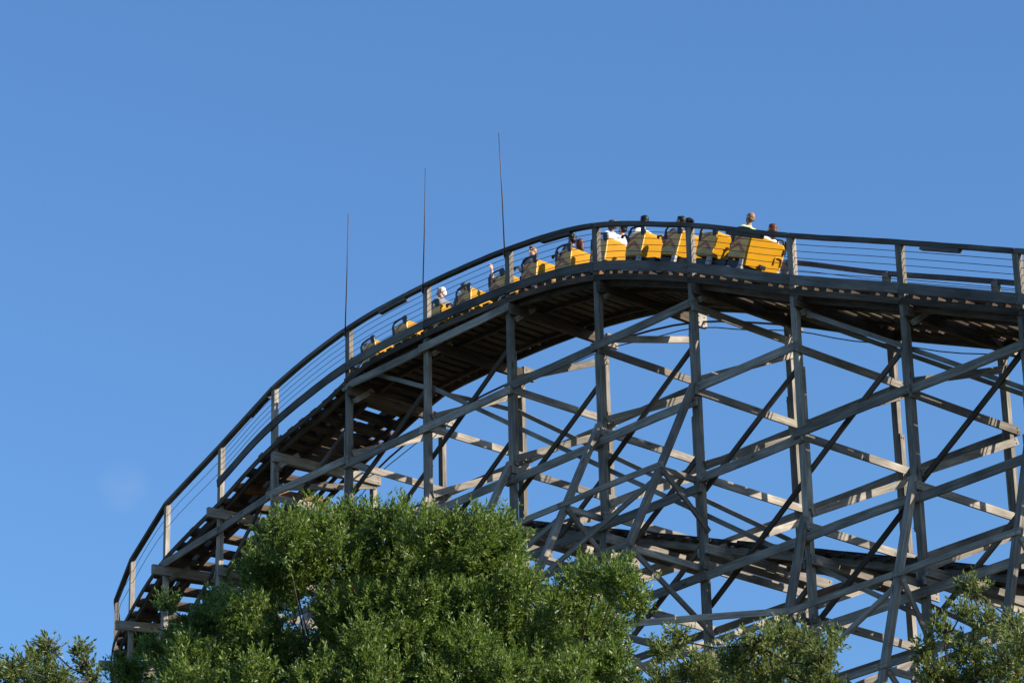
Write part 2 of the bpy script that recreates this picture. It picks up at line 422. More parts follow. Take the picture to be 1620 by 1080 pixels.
# handrails: a plank on each row of posts, lapped at the joints, and five cables under it
for t in (0.0, W):
    for n in range(NMIN if t == 0 else 5, NMAX - 1, 2):
        run('handrail', n + .003, min(n + 2, NMAX - 1) - .003, t - (0.03 if t == 0 else -.03), 0.975, 0.14, 0.10, M['rail_wood'], co, step=(.1 if n >= 0 else 1.0), jit=.003)
    for k in range(5):
        us = np.arange((-1 if k not in (1, 3) else -5) if t == 0 else 5, NMAX - 1.01, .25)
        tube('safety_cable', [fr(float(q), t + (0.0 if t == 0 else 0), 0.03 + 0.165 * (k + .55))[0] for q in us], 0.0075, M['black'], co, k=6)
for u0 in (-0.42, 1.42, 3.4, 7.2, 5.4, 9.3):
    run('rail_splice', u0, u0 + .33, -0.03, 0.875, 0.13, 0.075, M['rail_wood'], co)
# air line below the far side of the deck
tube('air_line', [fr(float(q), W + .12, -.62)[0] for q in np.arange(-3, 9.9, .25)], 0.028, M['black'], co, k=8)
tube('air_line', [fr(float(q), W + .16, -.75 - .06 * math.sin(q * math.pi) ** 2)[0] for q in np.arange(-3, 9.9, .2)], 0.014, M['black'], co, k=6)

# ------------------------------------------------------------------ lower track crossing under
lt = thing('lower_track', 'lower timber track slanting down to the right inside the trestle, well below the train', 'coaster track', (17, 1.5, GZ))
_gu = np.array([-4, -3, -2, -1, 0, 1, 2, 3, 11.0]); _gh = np.array([25.6, 27.0, 28.25, 29.1, 29.35, 28.75, 27.72, 26.60, 17.64])
def G(u):
    return float(np.interp(u, _gu, _gh))
def grun(name, u0, u1, t, dz, a, b, mat):
    us = np.linspace(u0, u1, 7); q = []
    for u in us:
        u = float(u); e = .05
        dv = (pt(u + e, t, G(u + e)) - pt(u - e, t, G(u - e))).normalized(); r = axis(u)[1]; up = dv.cross(r).normalized()
        q.append((pt(u, t, G(u)) + up * dz, r, up))
    sweep(name, [x[0] for x in q], [x[1] for x in q], [x[2] for x in q], a, b, mat, lt, .006)
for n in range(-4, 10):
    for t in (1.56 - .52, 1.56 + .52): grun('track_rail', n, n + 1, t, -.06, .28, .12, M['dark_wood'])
    for t in (.60, 2.52): grun('edge_board', n + .004, n + .996, t, -.14, .05, .08, M['dark_wood'])  # near-black colour stands in for shade along the track edge
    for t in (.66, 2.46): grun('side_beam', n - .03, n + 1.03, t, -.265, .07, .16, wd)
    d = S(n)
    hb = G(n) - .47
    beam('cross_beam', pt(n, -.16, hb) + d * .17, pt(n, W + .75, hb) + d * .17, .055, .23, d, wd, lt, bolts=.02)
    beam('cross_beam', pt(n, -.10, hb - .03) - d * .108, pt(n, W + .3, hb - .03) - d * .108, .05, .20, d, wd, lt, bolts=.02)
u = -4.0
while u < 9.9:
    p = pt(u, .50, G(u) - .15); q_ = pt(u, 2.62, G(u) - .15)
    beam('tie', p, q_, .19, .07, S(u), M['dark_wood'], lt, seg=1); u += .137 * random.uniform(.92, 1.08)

# ------------------------------------------------------------------ lightning rods
for n, txt, top_px, hh in ((1, 'lowest on the slope, left of the first yellow car', (551, 338), 0), (2, 'above the post beside the white-haired rider', (673, 266), 0), (3, 'highest and slightly tilted one, nearest the crest', (789, 210), 0)):
    base = pt(n, -0.14, F(n) + 0.72)
    dep = (base - CAM).dot(F_); top = pix(top_px[0], top_px[1], dep)
    top = Vector((base.x + (top.x - base.x) * 1.0, base.y + (top.y - base.y) * 1.0, top.z))
    rt = thing('lightning_rod', 'thin brown lightning rod, ' + txt, 'lightning rod', base, 'lightning rods along the handrail')
    tube('rod', [base, base.lerp(top, .5) + Vector((.012, 0, 0)), top], [0.017, 0.014, 0.009], M['rod'], rt, k=8)
    tube('clamp', [base + Vector((0, 0, .05)), base + Vector((0, 0, .2))], 0.032, M['steel'], rt, k=8)

# ------------------------------------------------------------------ coaster cars
def mesh_bm(name, bm, mat, parent, smooth=False, bevel=0.0):
    if bevel:
        bmesh.ops.bevel(bm, geom=bm.edges[:], offset=bevel, segments=2, affect='EDGES', profile=.7)
    bmesh.ops.recalc_face_normals(bm, faces=bm.faces[:])
    me = bpy.data.meshes.new(name); bm.to_mesh(me); bm.free()
    if smooth:
        for p in me.polygons: p.use_smooth = True
    return link(name, me, mat, parent)
def prism(bm, prof, y0, y1, y0b=None):
    """side profile (x, z) extruded across the car from y0 to y1"""
    a = [bm.verts.new((x, y0, z)) for x, z in prof]; b = [bm.verts.new((x, y1, z)) for x, z in prof]
    n = len(prof); bm.faces.new(a); bm.faces.new(b[::-1])
    for i in range(n): bm.faces.new((a[i], a[(i + 1) % n], b[(i + 1) % n], b[i]))
    return bm
def boxbm(bm, x0, x1, y0, y1, z0, z1):
    return prism(bm, [(x0, z0), (x1, z0), (x1, z1), (x0, z1)], y0, y1)
def tubebm(bm, path, r, k=8):
    V, Fc = tube_geo(path, [r] * len(path), k); vs = [bm.verts.new(v) for v in V]
    for f in Fc: bm.faces.new([vs[i] for i in f])
    return bm
HW = 0.585
def arc(pts, n=5):
    """round the corners of a polyline"""
    P = [Vector(p) for p in pts]; out = [P[0]]
    for i in range(1, len(P) - 1):
        a = P[i].lerp(P[i - 1], min(.45, .07 / max(.01, (P[i] - P[i - 1]).length))); b = P[i].lerp(P[i + 1], min(.45, .07 / max(.01, (P[i + 1] - P[i]).length)))
        for k in range(n + 1):
            f = k / n; out.append(a.lerp(P[i], f).lerp(P[i].lerp(b, f), f))
    out.append(P[-1]); return out
def make_car():
    r = thing('coaster_car', 'x', 'coaster car')
    # yellow tub: back wall, floor and front cowl
    bm = bmesh.new()
    pr = [(0.0, 0.42), (0.035, 0.97), (-0.01, 1.035), (-0.09, 1.035), (-0.10, 0.60), (-0.52, 0.56), (-0.60, 0.58), (-0.66, 0.58), (-0.66, 0.42)]
    prism(bm, pr, -HW + .037, HW - .037)
    mesh_bm('body', bm, M['yellow'], r, bevel=.012)
    for sg in (-1, 1):
        bm = bmesh.new()
        prism(bm, [(0.005, 0.44), (0.035, 0.95), (-0.03, 1.01), (-0.40, 0.995), (-0.62, 0.955), (-0.665, 0.88), (-0.68, 0.44)], sg * (HW - .035), sg * HW)
        p = mesh_bm('side_panel', bm, M['panel'], r, bevel=.008)
        y0 = sg * (HW + .0015); y1 = sg * (HW + .006)
        bm = bmesh.new(); prism(bm, [(0.0, 0.455), (0.003, 0.60), (-0.18, 0.66), (-0.30, 0.585), (-0.45, 0.60), (-0.66, 0.52), (-0.672, 0.455)], y0, y1)
        mesh_bm('lower_stripe', bm, M['panel_green'], p)
        bm = bmesh.new()
        prism(bm, [(-0.665, 0.575), (-0.47, 0.66), (-0.34, 0.715), (-0.22, 0.635), (-0.06, 0.555), (-0.03, 0.60), (-0.17, 0.70), (-0.31, 0.80), (-0.40, 0.79), (-0.52, 0.715), (-0.668, 0.655)], y0, y1 + sg * .002)
        mesh_bm('chevron', bm, M['panel_red'], p)
        bm = bmesh.new()
        prism(bm, [(-0.668, 0.72), (-0.56, 0.775), (-0.20, 0.96), (-0.12, 0.99), (-0.26, 0.99), (-0.50, 0.88), (-0.667, 0.80)], y0, y1)
        mesh_bm('chevron', bm, M['panel_red'], p)
        # tubular grab rail over the panel with its latch plate
        bm = bmesh.new()
        tubebm(bm, arc([(-0.66, sg * (HW - .03), 0.72), (-0.70, sg * (HW - .02), 0.90), (-0.66, sg * (HW - .03), 1.12), (-0.40, sg * (HW - .05), 1.16), (-0.06, sg * (HW - .04), 1.14), (-0.01, sg * (HW - .03), 0.99)]), 0.026)
        mesh_bm('grab_rail', bm, M['black'], r, smooth=True)
        bm = bmesh.new(); prism(bm, [(-0.07, 0.93), (0.045, 0.95), (0.05, 1.05), (0.02, 1.14), (-0.10, 1.14), (-0.12, 1.06)], sg * (HW - .02), sg * (HW + .03))
        mesh_bm('latch', bm, M['black'], r, bevel=.008)
        bm = bmesh.new(); prism(bm, [(-0.58, 0.78), (-0.68, 0.78), (-0.70, 1.02), (-0.64, 1.08), (-0.58, 0.98)], sg * (HW - .045), sg * (HW + .012))
        mesh_bm('latch', bm, M['black'], r, bevel=.008)
        # wheels
        for x in (-0.14, -0.52):
            bm = bmesh.new(); bmesh.ops.create_cone(bm, cap_ends=True, segments=20, radius1=.13, radius2=.13, depth=.09, matrix=Matrix.Translation((x, sg * .50, .11)) @ Matrix.Rotation(math.pi / 2, 4, 'X'))
            mesh_bm('wheel', bm, M['wheel'], r, bevel=.01)
        bm = bmesh.new(); boxbm(bm, -0.12, 0.0, sg * .52, sg * .60, 0.16, 0.42); mesh_bm('axle_guard', bm, M['wheel'], r, bevel=.015)
    # lap bar across the seat
    bm = bmesh.new(); tubebm(bm, arc([(-0.30, -.5, .72), (-0.50, -.5, .98), (-0.50, .5, .98), (-0.30, .5, .72)]), .024)
    mesh_bm('lap_bar', bm, M['black'], r, smooth=True)
    bm = bmesh.new(); boxbm(bm, -0.48, -0.10, -.50, .50, .56, .66); boxbm(bm, -0.18, -0.085, -.50, .50, .66, 1.05); mesh_bm('seat', bm, M['seat'], r, bevel=.02)
    # grab loop on the back wall
    bm = bmesh.new(); tubebm(bm, arc([(0.02, .28, .50), (0.09, .28, .52), (0.09, .28, .70), (0.09, .50, .70), (0.09, .50, .52), (0.02, .50, .50)]), .02)
    mesh_bm('grab_loop', bm, M['yellow'], r, smooth=True)
    bm = bmesh.new(); boxbm(bm, -0.62, 0.42, -.47, .47, .17, .40); boxbm(bm, 0.42, 0.56, -.10, .10, .20, .34); mesh_bm('chassis', bm, M['black'], r, bevel=.02)
    return r
def copy_tree(o, parent=None):
    c = o.copy(); C.objects.link(c); c.parent = parent
    for ch in list(o.children): copy_tree(ch, c)
    return c
backs = [3.04, 4.26, 5.49, 6.71, 7.94, 9.13, 10.34, 11.55, 12.73, 13.89, 15.02, 16.04]
car_labels = [
    'foremost yellow coaster car, half sunk behind the walkway edge, lowest on the slope',
    'second yellow coaster car from the left end of the train, no rider showing above it',
    'yellow coaster car carrying the white-haired rider, just right of the lightning rod post',
    'yellow coaster car with its black grab rail, one place right of the white-haired rider',
    'yellow coaster car crossed by the post that carries the tallest lightning rod',
    'yellow coaster car of the grey-haired rider, fully clear of posts left of the crest',
    'yellow coaster car under two dark-haired riders, below the handrail left of the crest post',
    'yellow coaster car cut by the crest post, its riders dressed in white',
    'yellow coaster car of the rider in white whose black hair rises above the handrail',
    'yellow coaster car whose two dark heads just clear the handrail, left of a post',
    'yellow coaster car right of a post, no rider showing, next to the last car',
    'rearmost yellow coaster car with its whole back wall showing at the right end',
]
proto = make_car(); cars = []
for q in proto.children_recursive:                     # short tubs with an open gap ahead of each bench
    if q.name.split('.')[0] in ('body', 'side_panel', 'lower_stripe', 'chevron', 'grab_rail', 'latch', 'lap_bar', 'seat'):
        for v in q.data.vertices:
            if v.co.x < -.10: v.co.x = -.10 + (v.co.x + .10) * .76
for i, sb in enumerate(backs):
    o = proto if i == 0 else copy_tree(proto)
    u = sb / BAY; p, rr, up, d = fr(u, 1.56, 0.0)
    mm = Matrix((d, rr, up)).transposed().to_4x4(); mm.translation = p + up * 0.02
    o.matrix_world = mm; o['label'] = car_labels[i]; o['group'] = 'yellow cars of the coaster train'; cars.append((o, mm))
# the last car has a deeper, tapering tail and no coupling behind it
for ch in cars[-1][0].children:
    if ch.name.startswith('chassis'):
        bm = bmesh.new(); boxbm(bm, -0.62, -0.03, -.47, .47, .17, .40); bmesh.ops.bevel(bm, geom=bm.edges[:], offset=.02, segments=2, affect='EDGES', profile=.7)
        bmesh.ops.recalc_face_normals(bm, faces=bm.faces[:]); me_ = bpy.data.meshes.new('chassis'); bm.to_mesh(me_); bm.free(); me_.materials.append(M['black']); ch.data = me_
bm = bmesh.new()
a = [(-.55, .28), (.50, .28), (.57, .62), (.585, .92), (.47, 1.02), (-.50, 1.05), (-.585, .96), (-.585, .62)]
va = [bm.verts.new((0.02 + (z - .42) * .04, y * .97 - .015, z)) for y, z in a]; vb = [bm.verts.new((0.06 + (z - .42) * .04, y * .93 - .015, .30 + (z - .30) * .985)) for y, z in a]
bm.faces.new(va); bm.faces.new(vb[::-1])
for i in range(len(a)): bm.faces.new((va[i], va[(i + 1) % 8], vb[(i + 1) % 8], vb[i]))
mesh_bm('tail_panel', bm, M['yellow'], cars[-1][0], bevel=.012)
bm = bmesh.new(); boxbm(bm, .04, .11, .47, .565, .80, .93); mesh_bm('tail_lamp', bm, M['black'], cars[-1][0], bevel=.015)
bm = bmesh.new(); boxbm(bm, .08, .15, -.16, .02, .30, .40); mesh_bm('tow_hook', bm, M['black'], cars[-1][0], bevel=.015)

# ------------------------------------------------------------------ riders
def blobs(name, parts, voxel, smooth=4):
    """one continuous skin over overlapping tapered limbs"""
    bm = bmesh.new()
    def ball(c, r, sub=2):
        r = r if hasattr(r, '__len__') else (r, r, r)
        bmesh.ops.create_icosphere(bm, subdivisions=sub, radius=1.0, matrix=Matrix.Translation(c) @ Matrix.Diagonal((*r, 1)))
    for pr in parts:
        if pr[0] == 'b': ball(Vector(pr[1]), pr[2])
        else:
            a, ra, b, rb = Vector(pr[1]), pr[2], Vector(pr[3]), pr[4]
            ln = (b - a).length; n = max(2, int(ln / (min(ra, rb) * .45)))
            for i in range(n + 1):
                f = i / n; ball(a.lerp(b, f), ra + (rb - ra) * f, 1 if min(ra, rb) < .02 else 2)
    me = bpy.data.meshes.new(name); bm.to_mesh(me); bm.free()
    o = bpy.data.objects.new('tmp', me); C.objects.link(o)
    md = o.modifiers.new('r', 'REMESH'); md.mode = 'VOXEL'; md.voxel_size = voxel
    ms = o.modifiers.new('s', 'SMOOTH'); ms.factor = .5; ms.iterations = smooth
    dg = bpy.context.evaluated_depsgraph_get(); me2 = bpy.data.meshes.new_from_object(o.evaluated_get(dg), preserve_all_data_layers=False, depsgraph=dg)
    bpy.data.objects.remove(o); bpy.data.meshes.remove(me); me2.name = name
    for p in me2.polygons: p.use_smooth = True
    return me2
def hand(at, dirv, palm_n, curl):
    """palm, four unequal bent fingers and a thumb"""
    at = Vector(at); d = Vector(dirv).normalized(); n = Vector(palm_n); n = (n - d * n.dot(d)).normalized(); s = d.cross(n)
    P_ = [('c', at, .026, at + d * .045, .03), ('c', at + d * .04 - s * .025, .018, at + d * .085 - s * .03, .017), ('c', at + d * .04 + s * .025, .018, at + d * .085 + s * .03, .017), ('c', at + d * .04, .018, at + d * .09, .017)]
    for k, (o, ln) in enumerate(((-.033, .062), (-.011, .075), (.011, .07), (.033, .054))):
        p = at + d * .088 + s * o; a = 0.0
        for seg, f in ((.42, .6), (.33, 1.0), (.25, .9)):
            a += curl * f; q = p + (d * math.cos(a) + n * math.sin(a)) * ln * seg
            P_.append(('c', p, .0105, q, .0092)); p = q
    p = at + d * .025 + s * .035; q = p + (s * .8 + d * .6 + n * .3).normalized() * .04; w = q + (d * .8 + n * .5 + s * .1).normalized() * .032
    P_ += [('c', p, .014, q, .0125), ('c', q, .0125, w, .010)]
    return P_
def body_parts(pose, turn):
    # rider local frame: x = 0 at the seat back, faces -x, z up from the rail line
    sh = 1.19
    P_ = [('b', (-.27, 0, .76), (.13, .16, .12)), ('c', (-.25, 0, .80), .125, (-.22, 0, 1.08), .135), ('b', (-.21, -.08, 1.08), (.105, .10, .14)), ('b', (-.21, .08, 1.08), (.105, .10, .14)),
          ('c', (-.21, -.14, sh - .02), .075, (-.21, .14, sh - .02), .075), ('c', (-.21, 0, sh), .062, (-.225, 0, sh + .10), .054)]
    hc = Vector((-.24, 0, sh + .235))
    rz = Matrix.Rotation(turn, 3, 'Z')
    h = lambda v: hc + rz @ Vector(v)
    P_ += [('b', h((.005, 0, .03)), (.098, .078, .098)), ('b', h((-.025, 0, -.045)), (.068, .062, .075)), ('b', h((-.055, 0, -.085)), (.03, .035, .028)),
           ('c', h((-.085, 0, .02)), .013, h((-.112, 0, -.02)), .017), ('b', h((-.088, 0, -.058)), (.012, .026, .009)),
           ('b', h((-.085, .032, .035)), (.012, .022, .010)), ('b', h((-.085, -.032, .035)), (.012, .022, .010)),
           ('b', h((.005, .080, .0)), (.02, .012, .034)), ('b', h((.005, -.080, .0)), (.02, .012, .034))]
    for sg in (-1, 1):
        P_ += [('c', (-.29, sg * .09, .76), .085, (-.42, sg * .11, .82), .066), ('c', (-.42, sg * .11, .82), .060, (-.40, sg * .11, .46), .04), ('c', (-.40, sg * .11, .44), .042, (-.50, sg * .11, .42), .032)]
        s0 = Vector((-.21, sg * .19, sh - .04))
        if pose == 'up' or (pose == 'one' and sg < 0):
            e = Vector((-.34, sg * .27, sh + .16)); w = Vector((-.40, sg * .25, sh + .40)); n = (-1, 0, 0)
            P_ += [('c', s0, .052, e, .042), ('c', e, .040, w, .028)] + hand(w, (w - e), n, .18)
        else:
            e = Vector((-.30, sg * .27, sh - .27)); w = Vector((-.47, sg * .22, sh - .12)); n = (0, 0, -1)
            P_ += [('c', s0, .052, e, .042), ('c', e, .040, w, .028)] + hand(w, (-1, 0, -.10), n, .75)
    return P_
def shirt_parts(pose):
    sh = 1.19
    P_ = [('c', (-.25, 0, .78), .142, (-.22, 0, 1.07), .148), ('b', (-.21, -.08, 1.08), (.118, .112, .148)), ('b', (-.21, .08, 1.08), (.118, .112, .148)), ('c', (-.21, -.15, sh - .02), .088, (-.21, .15, sh - .02), .088), ('c', (-.21, 0, sh), .075, (-.215, 0, sh + .045), .068)]
    for sg in (-1, 1):
        s0 = Vector((-.21, sg * .19, sh - .04)); up = pose == 'up' or (pose == 'one' and sg < 0)
        e = Vector((-.34, sg * .27, sh + .16)) if up else Vector((-.30, sg * .27, sh - .27))
        P_.append(('c', s0, .068, s0.lerp(e, .62), .058))
    return P_
def trouser_parts():
    P_ = [('b', (-.27, 0, .74), (.145, .175, .12))]
    for sg in (-1, 1): P_ += [('c', (-.29, sg * .09, .755), .096, (-.42, sg * .11, .82), .077), ('c', (-.42, sg * .11, .82), .072, (-.402, sg * .11, .52), .055)]
    return P_
def hair_parts(kind, turn):
    hc = Vector((-.24, 0, 1.425)); rz = Matrix.Rotation(turn, 3, 'Z'); h = lambda v: hc + rz @ Vector(v)
    if kind == 'bald': return [('b', h((.045, .045, -.02)), (.045, .035, .04)), ('b', h((.045, -.045, -.02)), (.045, .035, .04)), ('b', h((.068, 0, -.03)), (.03, .05, .04))]
    P_ = [('b', h((.02, 0, .045)), (.098, .088, .096)), ('b', h((.055, 0, -.01)), (.06, .078, .075)), ('b', h((-.035, 0, .085)), (.06, .065, .045))]
    if kind == 'long': P_ += [('c', h((.07, 0, -.02)), .07, h((.085, 0, -.14)), .06), ('b', h((.03, .06, -.03)), (.055, .03, .08)), ('b', h((.03, -.06, -.03)), (.055, .03, .08))]
    if kind == 'bun': P_ += [('b', h((.12, 0, .06)), .045)]
    return P_
def flat(name, col, rough=.8):
    return paint(name, col, rough, .18, .3, 0, .12, 6.0)
skins = {'pale': flat('pale_skin', (.56, .33, .24), .5), 'tan': flat('tan_skin', (.36, .19, .12), .5), 'brown': flat('brown_skin', (.15, .075, .045), .5)}
hairs = {'black': flat('black_hair', (.012, .010, .010), .5), 'grey': flat('grey_hair', (.10, .095, .09), .6), 'white': flat('white_hair', (.66, .62, .58), .6), 'auburn': flat('auburn_hair', (.10, .035, .02), .5)}
cloth = {'white': flat('white_cotton', (.72, .74, .78)), 'lime': flat('pale_green_cotton', (.42, .47, .25)), 'navy': flat('navy_cotton', (.02, .025, .05)), 'grey': flat('grey_cotton', (.2, .2, .21)), 'red': flat('dull_red_cotton', (.25, .05, .04)), 'denim': flat('dark_denim', (.035, .05, .09))}
_cache = {}
def cached(key, fn):
    if key not in _cache: _cache[key] = fn()
    return _cache[key]
def rider(ci, y, label, pose='bar', turn=0.0, skin='pale', hair='black', hk='short', shirt='white', dx=0.0, dz=0.0):
    _, mm = cars[ci]
    o = thing('person', label, 'person', (0, 0, 0), 'riders of the coaster train')
    o.matrix_world = mm @ Matrix.Translation((dx - .17, y, dz - .08 - .17)) @ Matrix.Scale(1.14, 4)
    tk = round(turn, 2)
    def put(name, me, mat):
        q = bpy.data.objects.new(name, me); C.objects.link(q); q.parent = o
        if not me.materials: me.materials.append(mat)
        q.material_slots[0].link = 'OBJECT'; q.material_slots[0].material = mat
    put('body', cached(('b', pose, tk), lambda: blobs('body', body_parts(pose, turn), .0085, 3)), skins[skin])
    put('shirt', cached(('s', pose), lambda: blobs('shirt', shirt_parts(pose), .014, 5)), cloth[shirt])
    put('trousers', cached(('t',), lambda: blobs('trousers', trouser_parts(), .016, 4)), cloth['denim'])
    put('hair', cached(('h', hk, tk), lambda: blobs('hair', hair_parts(hk, turn), .009, 4)), hairs[hair])
NR, FRS = -.27, .27
rider(11, -.25, 'balding rider in a pale green shirt, sitting tall in the rearmost car', 'bar', 0, 'tan', 'grey', 'bald', 'lime', dx=-.04, dz=.07)
rider(11, .36, 'auburn-haired rider in white at the right end of the rearmost car', 'bar', 0, 'pale', 'auburn', 'long', 'white', dx=.10, dz=-.03)
rider(9, NR, 'near one of two black-haired riders whose heads just clear the handrail', 'bar', .3, 'tan', 'black', 'short', 'navy', dz=-.07)
rider(9, -.02, 'far one of two black-haired riders just above the handrail, left of a post', 'bar', 0, 'tan', 'black', 'bun', 'grey', dx=-.02, dz=-.04)
rider(8, NR, 'rider in a white shirt whose black hair stands above the handrail at the crest', 'bar', 0, 'brown', 'black', 'short', 'white', dz=-.0)
rider(7, NR, 'dark-skinned rider in white just right of the crest post', 'bar', .4, 'brown', 'grey', 'short', 'white', dx=.25, dz=.06)
rider(7, .02, 'rider with a dark hair bun beside the rider in white at the crest post', 'bar', 0, 'pale', 'black', 'bun', 'white', dx=.30, dz=.04)
rider(6, NR, 'near one of two dark-haired riders under the handrail left of the crest post', 'bar', 0, 'tan', 'black', 'short', 'navy', dx=.12)
rider(6, -.0, 'long-haired rider behind the near one, left of the crest post', 'bar', 0, 'pale', 'auburn', 'long', 'grey', dx=.10, dz=-.04)
rider(5, NR, 'grey-haired rider looking sideways over the black grab rail', 'bar', 1.5, 'pale', 'grey', 'short', 'navy', dx=-.05, dz=.06)
rider(4, NR, 'rider raising both hands beside the tallest lightning rod', 'up', 0, 'pale', 'black', 'short', 'red', dx=.16, dz=-.30)
rider(3, NR, 'dark-haired rider low behind the grab rail, right of the white-haired rider', 'bar', .2, 'pale', 'grey', 'short', 'grey', dx=-.14, dz=-.10)
rider(2, NR, 'white-haired rider with a bare arm on the grab rail', 'bar', .8, 'pale', 'white', 'short', 'grey', dx=.22, dz=.10)
rider(0, NR, 'rider ducked low in the foremost car behind its black grab rail', 'bar', 0, 'pale', 'grey', 'short', 'white', dx=-.2, dz=-.24)

# ------------------------------------------------------------------ trees
def leaf_mesh(pos, axis_, n_leaf, ln, mat_name, name, parent, mat):
    """sprigs of folded leaves around each stem position"""
    k = len(pos)
    ax = axis_ / np.linalg.norm(axis_, axis=1, keepdims=True)
    ref = rng.normal(size=(k, 3)); e1 = np.cross(ax, ref); e1 /= np.linalg.norm(e1, axis=1, keepdims=True); e2 = np.cross(ax, e1)
    slen = rng.uniform(.14, .28, k)
    j = np.arange(n_leaf)
    fr_ = (j + .5) / n_leaf
    ang = (j * 2.399)[None, :] + rng.uniform(0, 6.28, (k, 1)) + rng.normal(0, .4, (k, n_leaf))
    rad = e1[:, None, :] * np.cos(ang)[..., None] + e2[:, None, :] * np.sin(ang)[..., None]
    base = pos[:, None, :] + ax[:, None, :] * (slen[:, None] * (fr_[None, :] - .35))[..., None]
    open_ = np.radians(np.clip(62 - 38 * fr_, 12, 75))[None, :] + rng.normal(0, .22, (k, n_leaf))
    d = ax[:, None, :] * np.cos(open_)[..., None] + rad * np.sin(open_)[..., None]
    d += rng.normal(0, .16, d.shape); d /= np.linalg.norm(d, axis=2, keepdims=True)
    s = np.cross(d, rad + rng.normal(0, .45, d.shape)); s /= np.linalg.norm(s, axis=2, keepdims=True)
    nrm = np.cross(s, d)
    L = ln * rng.uniform(.65, 1.25, (k, n_leaf, 1)); wdt = L * rng.uniform(.17, .24, (k, n_leaf, 1))
    b = base; tip = base + d * L + nrm * L * rng.uniform(-.16, .10, (k, n_leaf, 1))
    l = base + d * L * .5 + s * wdt + nrm * wdt * .35; r = base + d * L * .5 - s * wdt + nrm * wdt * .35; mid = base + d * L * .5
    V = np.stack([b, l, tip, r, mid], axis=2).reshape(-1, 3)
    nl = k * n_leaf; i0 = (np.arange(nl) * 5)[:, None]
    quads = np.concatenate([i0 + np.array([[0, 4, 2, 1]]), i0 + np.array([[0, 3, 2, 4]])], axis=1).reshape(-1)
    me = bpy.data.meshes.new(name); o0 = np.array(rootloc(parent)); V = V - o0
    me.vertices.add(len(V)); me.vertices.foreach_set('co', V.astype(np.float32).ravel())
    me.loops.add(len(quads)); me.loops.foreach_set('vertex_index', quads.astype(np.int32))
    nf = len(quads) // 4; me.polygons.add(nf); me.polygons.foreach_set('loop_start', (np.arange(nf) * 4).astype(np.int32)); me.polygons.foreach_set('loop_total', np.full(nf, 4, np.int32))
    me.polygons.foreach_set('use_smooth', np.zeros(nf, bool))
    me.update(); me.validate()
    return link(name, me, mat, parent), base[:, 0, :], ax, slen
def tree(label, lobes, depth, trunk_px, mat, dens=1.0, n_leaf=15, ln=.062, spread=1.0, seed=0):
    global rng
    rng = np.random.default_rng(seed)
    ppm = FPX / depth
    cx = pix(trunk_px, 1080, depth); base = Vector((cx.x, cx.y, GZ))
    o = thing('oak_tree', label, 'tree', base, 'leafy trees in front of the coaster')
    up = np.array([0, 0, 1.0]); fwd = np.array(F_)
    pos = []; axs = []; cents = []
    for (px, py, rp, *ex) in lobes:
        dz = ex[0] if ex else rng.uniform(-1.0, 1.0) * spread
        dn = ex[1] if len(ex) > 1 else 1.0
        c = np.array(pix(px, py, depth + dz)); R = max(.12, rp / ppm - .07)
        cents.append((c, R))
        nn = int(dens * dn * 4 * math.pi * R * R * 138) + 10
        dr = rng.normal(size=(nn, 3)); dr /= np.linalg.norm(dr, axis=1, keepdims=True)
        ph = rng.uniform(0, 6.28, 6)
        bump = 1 + .24 * np.sin(dr[:, 0] * 5 + ph[0]) * np.sin(dr[:, 1] * 5 + ph[1]) + .12 * np.sin(dr[:, 2] * 7 + ph[2] + dr[:, 0] * 4)
        rr = R * bump * rng.uniform(0.05, 1, nn) ** .36 * np.where(rng.random(nn) < .09, rng.uniform(1.0, 1.36, nn), 1.0)
        p = c + dr * rr[:, None] * np.array([1, 1, .92])
        pos.append(p); axs.append(dr * .55 + up * .75 + rng.normal(0, .38, (nn, 3)))
    pos = np.concatenate(pos); axs = np.concatenate(axs)
    cr_, sb, sa, sl = leaf_mesh(pos, axs, n_leaf, ln, None, 'crown', o, mat)
    # trunk and limbs
    top = Vector(np.mean([c for c, _ in cents], axis=0)); fork = base.lerp(Vector((top.x, top.y, top.z)), .5) + F_ * .9
    V, Fc = [], []
    def add(path, rad, k=8):
        v, f = tube_geo(path, rad, k); o_ = len(V)
        V.extend(v); Fc.extend(tuple(i + o_ for i in q) for q in f)
    tp = [base, base.lerp(fork, .3) + Vector((.12, -.05, 0)), base.lerp(fork, .65) + Vector((-.10, .08, 0)), fork]
    Vt, Ft = tube_geo([p - base for p in tp], [.36, .27, .23, .19], 12)
    tr = obj_from('trunk', Vt, Ft, M['bark'], o, base, Matrix.Identity(3))
    for p in tr.data.polygons: p.use_smooth = True
    hubs = []
    for i, (c, R) in enumerate(cents):
        if i % 4 == 0:
            c = Vector(c); mid = fork.lerp(c, .6) + F_ * 1.0 + Vector((rng.uniform(-.25, .25), rng.uniform(-.25, .25), -.35))
            add([p - base for p in (fork, fork.lerp(mid, .55) + Vector((0, 0, -.06)), mid, c)], [.018, .016, .013, .008], 6); hubs.append((mid, c))
    for i, (c, R) in enumerate(cents):
        c = Vector(c); hb = min((h for hc in hubs for h in hc), key=lambda h: (h - c).length)
        if (hb - c).length > .05:
            mid = hb.lerp(c, .5) + Vector((rng.uniform(-.1, .1), rng.uniform(-.1, .1), -.08))
            add([p - base for p in (hb, mid, c)], [.013, .011, .007], 5)
        for _ in range(9):
            dv = Vector(rng.normal(size=3)); dv.z = abs(dv.z) * .8; dv.normalize(); e = c + dv * R * .95
            add([p - base for p in (c, c.lerp(e, .5) + Vector(rng.normal(size=3) * .04), e)], [.012, .008, .004], 4)
    b = obj_from('branches', V, Fc, M['bark'], o, base, Matrix.Identity(3)); b.name = 'limb'
    return len(pos)
